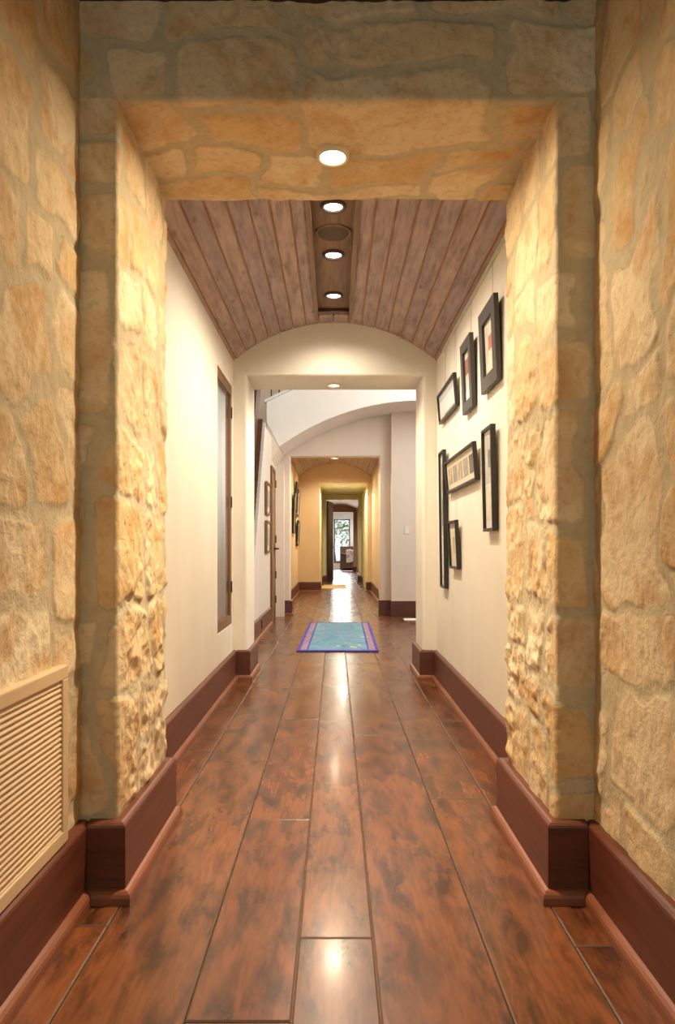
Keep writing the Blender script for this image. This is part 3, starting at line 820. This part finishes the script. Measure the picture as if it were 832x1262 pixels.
# ------------------------------------------------------------------ picture frames on the right wall
def picture(label, y0, y1, z0, z1, border, depth=.028, mat='frame_dark', art=None, lean=.018, wires=2, wall=HW, side=1, base='cream_paper', roll=0.0, rail_z=2.585, cat='picture', glass=True):
    """local frame: x along the wall (width), y out of the wall, z up; then placed against the wall"""
    w, h = y1 - y0, z1 - z0
    t = thing('framed_picture', label, cat, (side * (wall - .004), (y0 + y1) / 2, (z0 + z1) / 2), 'framed pictures on the right gallery wall' if side > 0 and wall == HW else None)
    sgn = side
    # room direction: -side in X
    def out(b, name, mats, par):
        o = b.build(name, mats); o.parent = par; return o
    def X(d): return -sgn * d           # d metres out from the wall, local coordinates
    def bx(b, ya, yb, za, zb, da, db, mi=0, ch=None):
        xa, xb = sorted((X(da), X(db)))
        b.cbox(xa, xb, ya, yb, za, zb, ch, mi) if ch else b.box(xa, xb, ya, yb, za, zb, mi)
    b = MB(); c = .003
    bx(b, -w / 2, w / 2, h / 2 - border, h / 2, .004, .004 + depth, 0, c); bx(b, -w / 2, w / 2, -h / 2, -h / 2 + border, .004, .004 + depth, 0, c)
    bx(b, -w / 2, -w / 2 + border, -h / 2 + border - .002, h / 2 - border + .002, .004, .004 + depth, 0, c); bx(b, w / 2 - border, w / 2, -h / 2 + border - .002, h / 2 - border + .002, .004, .004 + depth, 0, c)
    fr = out(b, 'frame', mat, t)
    b = MB(); mats = [base]
    iw, ih = w - 2 * border + .004, h - 2 * border + .004
    bx(b, -iw / 2, iw / 2, -ih / 2, ih / 2, .004, .004 + depth - .016)
    for q, (a0, a1, c0, c1, mm) in enumerate(art or []):
        mats.append(mm); bx(b, -iw / 2 + a0 * iw, -iw / 2 + a1 * iw, -ih / 2 + c0 * ih, -ih / 2 + c1 * ih, .004 + depth - .016, .004 + depth - .0145, q + 1)
    pr = out(b, 'print', mats, t)
    kids = [fr, pr]
    if glass:
        b = MB(); bx(b, -iw / 2, iw / 2, -ih / 2, ih / 2, .004 + depth - .010, .004 + depth - .008); g = out(b, 'glass', 'glass', t); kids.append(g)
    # lean out at the top and any roll in the wall plane
    ang = math.atan2(lean, h) * sgn
    t.rotation_euler = (math.radians(roll), -ang, 0)
    t.location.x = side * (wall - .002 - lean / 2)
    if wires:
        for k in range(wires):
            b = MB()
            y = (k - (wires - 1) / 2) * w * .55
            top = rail_z - (z0 + z1) / 2
            b.tube((0, y, h / 2 - .02), (sgn * (lean / 2 - .006), y, top), .0007, 6)
            wo = out(b, 'hanging_wire', 'wire', t)
            wo.rotation_euler = (0, ang, 0)      # wires hang plumb
    return t
picture('wide charcoal frame with coral spot print, top row nearest the stone pier', 3.34, 3.70, 1.917, 2.345, .075, .026, 'frame_grey', [(.28, .62, .44, .70, 'coral'), (.1, .3, .05, .3, 'photo_tan'), (.7, .9, .2, .9, 'mat_grey')], wires=1)
picture('charcoal frame with rust print and painted white reflection, middle of the top row', 3.94, 4.24, 1.91, 2.34, .065, .026, 'frame_grey', [(.35, .95, .55, .85, 'rust'), (0, 1, 0, .22, 'white_paper_and_glare'), (.05, .4, .3, .6, 'photo_dark')], wires=1, base='mat_grey')  # white strip along the bottom paints a reflection in the glass
picture('low wide black frame with grey print and painted white reflection, top row farthest away', 4.49, 5.21, 2.03, 2.25, .016, .026, 'frame_dark', [(0, 1, .14, .62, 'white_paper_and_glare'), (0, .7, 0, .14, 'photo_grey'), (0, 1, .74, 1, 'mat_grey')], wires=2, base='white_paper_and_glare')  # broad white band paints the bright reflection on the glass
picture('wide black frame holding a row of five small photographs', 3.857, 4.85, 1.468, 1.692, .017, .026, 'frame_dark', [(.04, .19, .22, .78, 'photo_dark'), (.23, .38, .22, .78, 'photo_grey'), (.42, .57, .22, .78, 'photo_tan'), (.61, .76, .22, .78, 'photo_grey'), (.80, .95, .22, .78, 'photo_tan')], wires=2)
picture('tall slim black frame with pale grey landscape, lower right beside the stone pier', 3.42, 3.645, 1.166, 1.71, .017, .028, 'frame_dark', [(.08, .92, .46, .94, 'mat_grey'), (.08, .92, .08, .44, 'cream_paper'), (.25, .6, .62, .8, 'photo_grey')], wires=1, base='white_paper_and_glare', lean=.012)
picture('small brown-black frame hanging lowest, below the five-photograph frame', 4.43, 4.73, .938, 1.265, .017, .026, 'frame_dark', [(.42, .6, .3, .68, 'photo_tan')], wires=1, lean=.016)
picture('very tall narrow black frame at the far end of the gallery wall', 4.93, 5.14, .78, 1.80, .018, .028, 'frame_dark', [(.2, .8, .72, .92, 'photo_tan'), (.2, .8, .45, .66, 'photo_grey'), (.2, .8, .08, .38, 'white_paper_and_glare')], wires=1, lean=.014, base='mat_grey')
b = MB(); b.cbox(HW - .014, HW + .002, 2.70, 5.19, 2.574, 2.596, .003)
tag(b.build('picture_rail', 'rail'), 'thin pale picture rail along right wall under the vaulted ceiling', 'picture rail')

# frames beyond the arch
picture('upper of two slim frames beside the wooden door below the stair', 8.80, 9.30, 1.52, 1.95, .03, .03, 'brass', [(.2, .8, .2, .8, 'photo_grey')], .004, 0, .92, -1)
picture('lower of two slim frames beside the wooden door below the stair', 8.80, 9.30, 1.01, 1.44, .03, .03, 'brass', [(.2, .8, .2, .8, 'photo_tan')], .004, 0, .92, -1)
for (lab, y0, y1, z0, z1, art) in (
        ('tall dark frame nearest on left wall of the amber gallery', 13.9, 14.5, 1.38, 2.22, 'photo_tan'),
        ('highest dark frame on left wall of the amber gallery', 14.62, 15.10, 1.80, 2.52, 'photo_grey'),
        ('middle dark frame far along left wall of the amber gallery', 15.25, 15.95, 1.80, 2.41, 'photo_tan'),
        ('lowest dark frame far along left wall of the amber gallery', 15.25, 15.95, 1.12, 1.71, 'photo_grey')):
    picture(lab, y0, y1, z0, z1, .05, .035, 'frame_dark', [(.15, .85, .15, .85, art)], .03, 0, .892, -1)

# ------------------------------------------------------------------ return-air grille
vg = thing('return_air_vent', 'large tan louvred return air vent set low in the stone wall', 'vent', (-.775, 1.58, .2425))
vy0, vy1, vz0, vz1, vx = 1.15, 1.930, BH + .002, .746, -.762
b = MB(); w = .038
b.cbox(vx - .045, vx, vy0, vy1, vz1 - w, vz1, .004); b.cbox(vx - .045, vx, vy0, vy1, vz0, vz0 + w, .004)
b.cbox(vx - .045, vx, vy0, vy0 + w, vz0 + w - .002, vz1 - w + .002, .004); b.cbox(vx - .045, vx, vy1 - w, vy1, vz0 + w - .002, vz1 - w + .002, .004)
b.build('vent_frame', 'vent', vg, origin=(-.775, 1.58, .2425))
b = MB(); n = 28; p = (vz1 - vz0 - 2 * w) / n
for k in range(n):
    z = vz0 + w + p * k
    b.prism([(vx - .015, z + p * 1.12), (vx - .014, z + p * 1.22), (vx - .004, z + p * .22), (vx - .004, z + p * .02)], 1, vy0 + w - .002, vy1 - w + .002)
b.build('louvres', 'vent', vg, origin=(-.775, 1.58, .2425))
b = MB(); b.box(vx - .044, vx - .034, vy0 + .01, vy1 - .01, vz0 + .01, vz1 - .01); b.build('vent_backing', 'ventdark', vg, origin=(-.775, 1.58, .2425))

# small wall fittings
o = thing('light_switch', 'small white switch plate on pale wall right of second opening', 'light switch', (1.125, 10.598, 1.36))
b = MB(); b.cbox(1.09, 1.16, 10.590, 10.602, 1.30, 1.42, .003); b.build('plate', 'white', o, origin=(1.125, 10.598, 1.36))
b = MB(); b.cbox(1.115, 1.135, 10.583, 10.592, 1.345, 1.375, .002); b.build('rocker', 'white', o, origin=(1.125, 10.598, 1.36))
o = thing('power_outlet', 'dark power outlet set in baseboard below the stair', 'outlet', (-.89, 8.22, .15))
b = MB(); b.cbox(-.894, -.886, 8.17, 8.26, .095, .205, .002); b.build('plate', 'metal', o, origin=(-.89, 8.22, .15))
for z in (.125, .175):
    b = MB(); b.tube((-.888, 8.215, z), (-.883, 8.215, z), .016, 14); b.build('socket', 'frame_dark', o, origin=(-.89, 8.22, .15))

# ------------------------------------------------------------------ rugs
rg = thing('rug', 'teal patterned runner rug with violet binding lying across the hall floor', 'rug', (.045, 8.32, 0))
W, L, T = .852, 2.66, .014
def slabr(b, x0, x1, y0, y1, z1, mi=0): b.cbox(x0, x1, y0, y1, .0012, z1, .004, mi)
b = MB(); slabr(b, -W / 2 + .115, W / 2 - .115, -L / 2 + .05, L / 2 - .05, T); o = b.build('field', 'rug'); o.parent = rg
b = MB(); slabr(b, -W / 2 + .03, -W / 2 + .098, -L / 2 + .05, L / 2 - .05, T); slabr(b, W / 2 - .098, W / 2 - .03, -L / 2 + .05, L / 2 - .05, T); o = b.build('border_band', 'rug_pink'); o.parent = rg
b = MB(); slabr(b, -W / 2 + .098, -W / 2 + .115, -L / 2 + .05, L / 2 - .05, T); slabr(b, W / 2 - .115, W / 2 - .098, -L / 2 + .05, L / 2 - .05, T); o = b.build('border_stripe', 'rug_blue'); o.parent = rg
b = MB(); slabr(b, -W / 2, -W / 2 + .03, -L / 2, L / 2, T + .001); slabr(b, W / 2 - .03, W / 2, -L / 2, L / 2, T + .001)
slabr(b, -W / 2 + .028, W / 2 - .028, -L / 2, -L / 2 + .05, T + .001); slabr(b, -W / 2 + .028, W / 2 - .028, L / 2 - .05, L / 2, T + .001)
o = b.build('binding', 'rug_violet'); o.parent = rg
rg.rotation_euler = (0, 0, math.radians(-.75))
def rug_or_patch(label, x0, x1, y0, y1, m, name='floor_mat'):
    b = MB(); b.cbox(x0, x1, y0, y1, .0012, .012, .004); k = b.build(name, m, origin=((x0 + x1) / 2, (y0 + y1) / 2, 0)); tag(k, label, 'mat'); return k
rug_or_patch('golden tan patch on the floor at the vestibule entrance', -.36, .30, 17.85, 19.55, 'gold_patch')  # thin golden tan slab lying flat on the floor
rug_or_patch('daylight patch built as a flat white slab on the dark floor right of second opening', 1.03, 2.0, 9.98, 10.22, 'white_rug_and_daylight')  # white slab laid in place of daylight falling on the floor

# ------------------------------------------------------------------ bedroom
bd = thing('bed', 'dark wooden bed with white floral blanket before the bright bedroom window', 'bed', (1.1, 32.4, 0))
b = MB(); b.cbox(.29, 1.95, 31.9, 31.96, .10, .80, .01); b.cbox(.27, .36, 31.89, 31.98, 0, .83, .01); b.cbox(1.88, 1.97, 31.89, 31.98, 0, .83, .01); o = b.build('footboard', 'chest', bd)
for x in (.30, 1.88):
    b = MB(); b.cbox(x, x + .06, 31.96, 33.95, .22, .42, .01); b.build('side_rail', 'chest', bd)
b = MB(); b.cbox(.36, 1.88, 31.97, 33.95, .30, .66, .06); b.build('mattress', 'white', bd)
b = MB(); b.cbox(.25, 1.99, 33.96, 34.05, 0, 1.15, .015); b.build('headboard', 'chest', bd)
bm = bmesh.new(); bmesh.ops.create_grid(bm, x_segments=26, y_segments=18, size=.5)
for v in bm.verts:
    x = .53 + (v.co.x + .5) * 1.3; s = (v.co.y + .5)
    wob = .025 * math.sin(x * 17 + s * 4) + .02 * math.sin(x * 9 - s * 7)
    if s < .4: y = 31.85 + wob * .6; z = .50 + (.98 - .50) * s / .4 - .12 * (1 - s / .4) * math.sin(x * 3)
    else: y = 31.86 + (s - .4) * 1.5; z = .98 - .26 * (s - .4) + wob
    v.co = Vector((x, y, z))
b = MB(); b.addbm(bm, 0, .5, True); o = b.build('blanket', 'blanket', bd, fix=False)
so = o.modifiers.new('t', 'SOLIDIFY'); so.thickness = .02; so.offset = 1
rug_or_patch('white rug on the bedroom floor at the foot of the bed', -.3, 1.4, 30.95, 31.75, 'white_rug_and_daylight', 'rug')

# garden beyond the bedroom window
slab('ground_garden', 'lawn', (-12, 12, 34.5, 60, -.3, -.05))
def tree(label, x, y, h, seed):
    rng = random.Random(seed); t = thing('tree', label, 'tree', (x, y, -.05), 'garden trees')
    b = MB(); p = Vector((0, 0, 0)); r = .13
    tips = []
    for k in range(5):
        q = p + Vector((rng.uniform(-.15, .15), rng.uniform(-.15, .15), h / 6)); b.tube(p, q, r, 10, 0, r * .8); p = q; r *= .8; tips.append(p)
    for k in range(9):
        s = tips[rng.randrange(1, 5)]; q = s + Vector((rng.uniform(-1.2, 1.2), rng.uniform(-1, 1), rng.uniform(.1, .9))); b.tube(s, q, .035, 7, 0, .012); tips.append(q)
    o = b.build('trunk', 'bark'); o.parent = t
    b = MB()
    for k in range(1500):
        s = tips[rng.randrange(2, len(tips))]; c = s + Vector((rng.gauss(0, .55), rng.gauss(0, .55), rng.gauss(0, .5)))
        n = Vector((rng.gauss(0, 1), rng.gauss(0, 1), rng.gauss(0, 1))).normalized(); u = n.orthogonal().normalized(); w = n.cross(u); a = rng.uniform(.06, .12)
        b.add([c - u * a, c + w * a * .5 - u * .2 * a, c + u * a, c - w * a * .5], [(0, 1, 2, 3)], 0, rng.random())
    o = b.build('crown', 'leaf', fix=False); o.parent = t
tree('leafy garden tree seen through left half of the bedroom window', .0, 39.5, 4.4, 3)
tree('leafy garden tree seen through right half of the bedroom window', 1.5, 42.0, 4.8, 7)

# ------------------------------------------------------------------ lights
WARM = (1.0, .80, .55)
def spot(name, loc, power, size=2.3, blend=.6, rad=.05, col=WARM, aim=None):
    l = bpy.data.lights.new(name, 'SPOT'); l.energy = power; l.spot_size = size; l.spot_blend = blend; l.shadow_soft_size = rad; l.color = col
    o = bpy.data.objects.new(name, l); COL.objects.link(o); o.location = loc
    if aim: o.rotation_euler = (Vector(aim) - Vector(loc)).to_track_quat('-Z', 'Y').to_euler()
    return o
def area(name, loc, aim, sx, sy, power, col):
    l = bpy.data.lights.new(name, 'AREA'); l.shape = 'RECTANGLE'; l.size = sx; l.size_y = sy; l.energy = power; l.color = col
    o = bpy.data.objects.new(name, l); COL.objects.link(o); o.location = loc
    o.rotation_euler = (Vector(aim) - Vector(loc)).to_track_quat('-Z', 'Y').to_euler(); return o
spot('soffit_lamp', (-.008, 2.36, 2.42), 165, 1.40, .8, .05, WARM, (-.12, 2.28, 0))
o = area('soffit_spill_lamp', (-.008, 2.36, 2.425), (-.008, 2.36, 0), .09, .09, 25, WARM); o.data.shape = 'DISK'
for y, p in ((3.74, 90), (4.355, 85), (5.06, 42)):
    spot('hall_lamp', (-.01, y, 2.94), p * 1.08, 2.5, .8, .05, (1, .88, .71))
spot('arch_lamp', (-.01, 5.80, 2.45), 60, 2.9, .6, .045, WARM)
spot('second_soffit_lamp', (-.006, 10.88, 2.50), 75, 2.9, .6, .05, WARM)
for y in (12.2, 13.9, 15.6): spot('gallery_lamp', (0, y, 3.05), 100, 2.6, .7, .05, (1, .78, .52))
spot('vestibule_lamp', (.20, 17.05, 2.62), 150, 3.0, .4, .05, (1, .90, .68))
for y, p in ((22.5, 130), (26.5, 190)): spot('backhall_lamp_and_fill', (.18, y, 2.9), p, 2.8, .7, .05, (1, .88, .68))  # nearer lamp has no fixture, added to brighten the hall
spot('bedroom_fill', (.3, 32.2, 3.12), 190, 2.8, .6, .1, (1, .96, .92))  # added lamp, unseen and without fixture, brightens the window wall
area('stair_daylight', (SR + .2, 7.85, 3.9), (0, 8.6, 2.4), 3.0, 1.9, 205, (1.0, .98, .94))
area('foyer_daylight', (0, -2.7, 1.55), (0, 0, 1.5), 1.1, 1.8, 28, (.88, 1.0, .84))
area('bedroom_daylight', (.35, 34.5, 1.5), (.3, 30, 1.2), .8, 2.0, 110, (.97, 1, .97))

w = bpy.data.worlds.new('World'); sc.world = w; w.use_nodes = True
wn = w.node_tree; wn.nodes.clear()
o = wn.nodes.new('ShaderNodeOutputWorld'); bg = wn.nodes.new('ShaderNodeBackground')
bg.inputs[0].default_value = (.90, .97, 1.0, 1); bg.inputs[1].default_value = 1.25
wn.links.new(bg.outputs[0], o.inputs[0])

# ------------------------------------------------------------------ camera
cam = bpy.data.cameras.new('camera'); co = bpy.data.objects.new('camera', cam); COL.objects.link(co)
co.location = (0, 0, 1.08); co.rotation_euler = (PI / 2, 0, 0)
cam.sensor_fit = 'AUTO'; cam.sensor_width = 36; cam.lens = 832 / 1262 * 36
cam.shift_x = 3 / 1262; cam.shift_y = 44 / 1262; cam.clip_start = .05; cam.clip_end = 200
sc.camera = co

sc.cycles.use_denoising = True
sc.cycles.max_bounces = 12; sc.cycles.diffuse_bounces = 6; sc.cycles.glossy_bounces = 4; sc.cycles.transparent_max_bounces = 12
sc.cycles.sample_clamp_indirect = 6; sc.cycles.caustics_reflective = False; sc.cycles.caustics_refractive = False
vs = sc.view_settings
vs.view_transform = 'Standard'; vs.look = 'None'; vs.gamma = 1.0; vs.use_curve_mapping = False; vs.exposure = 0.0
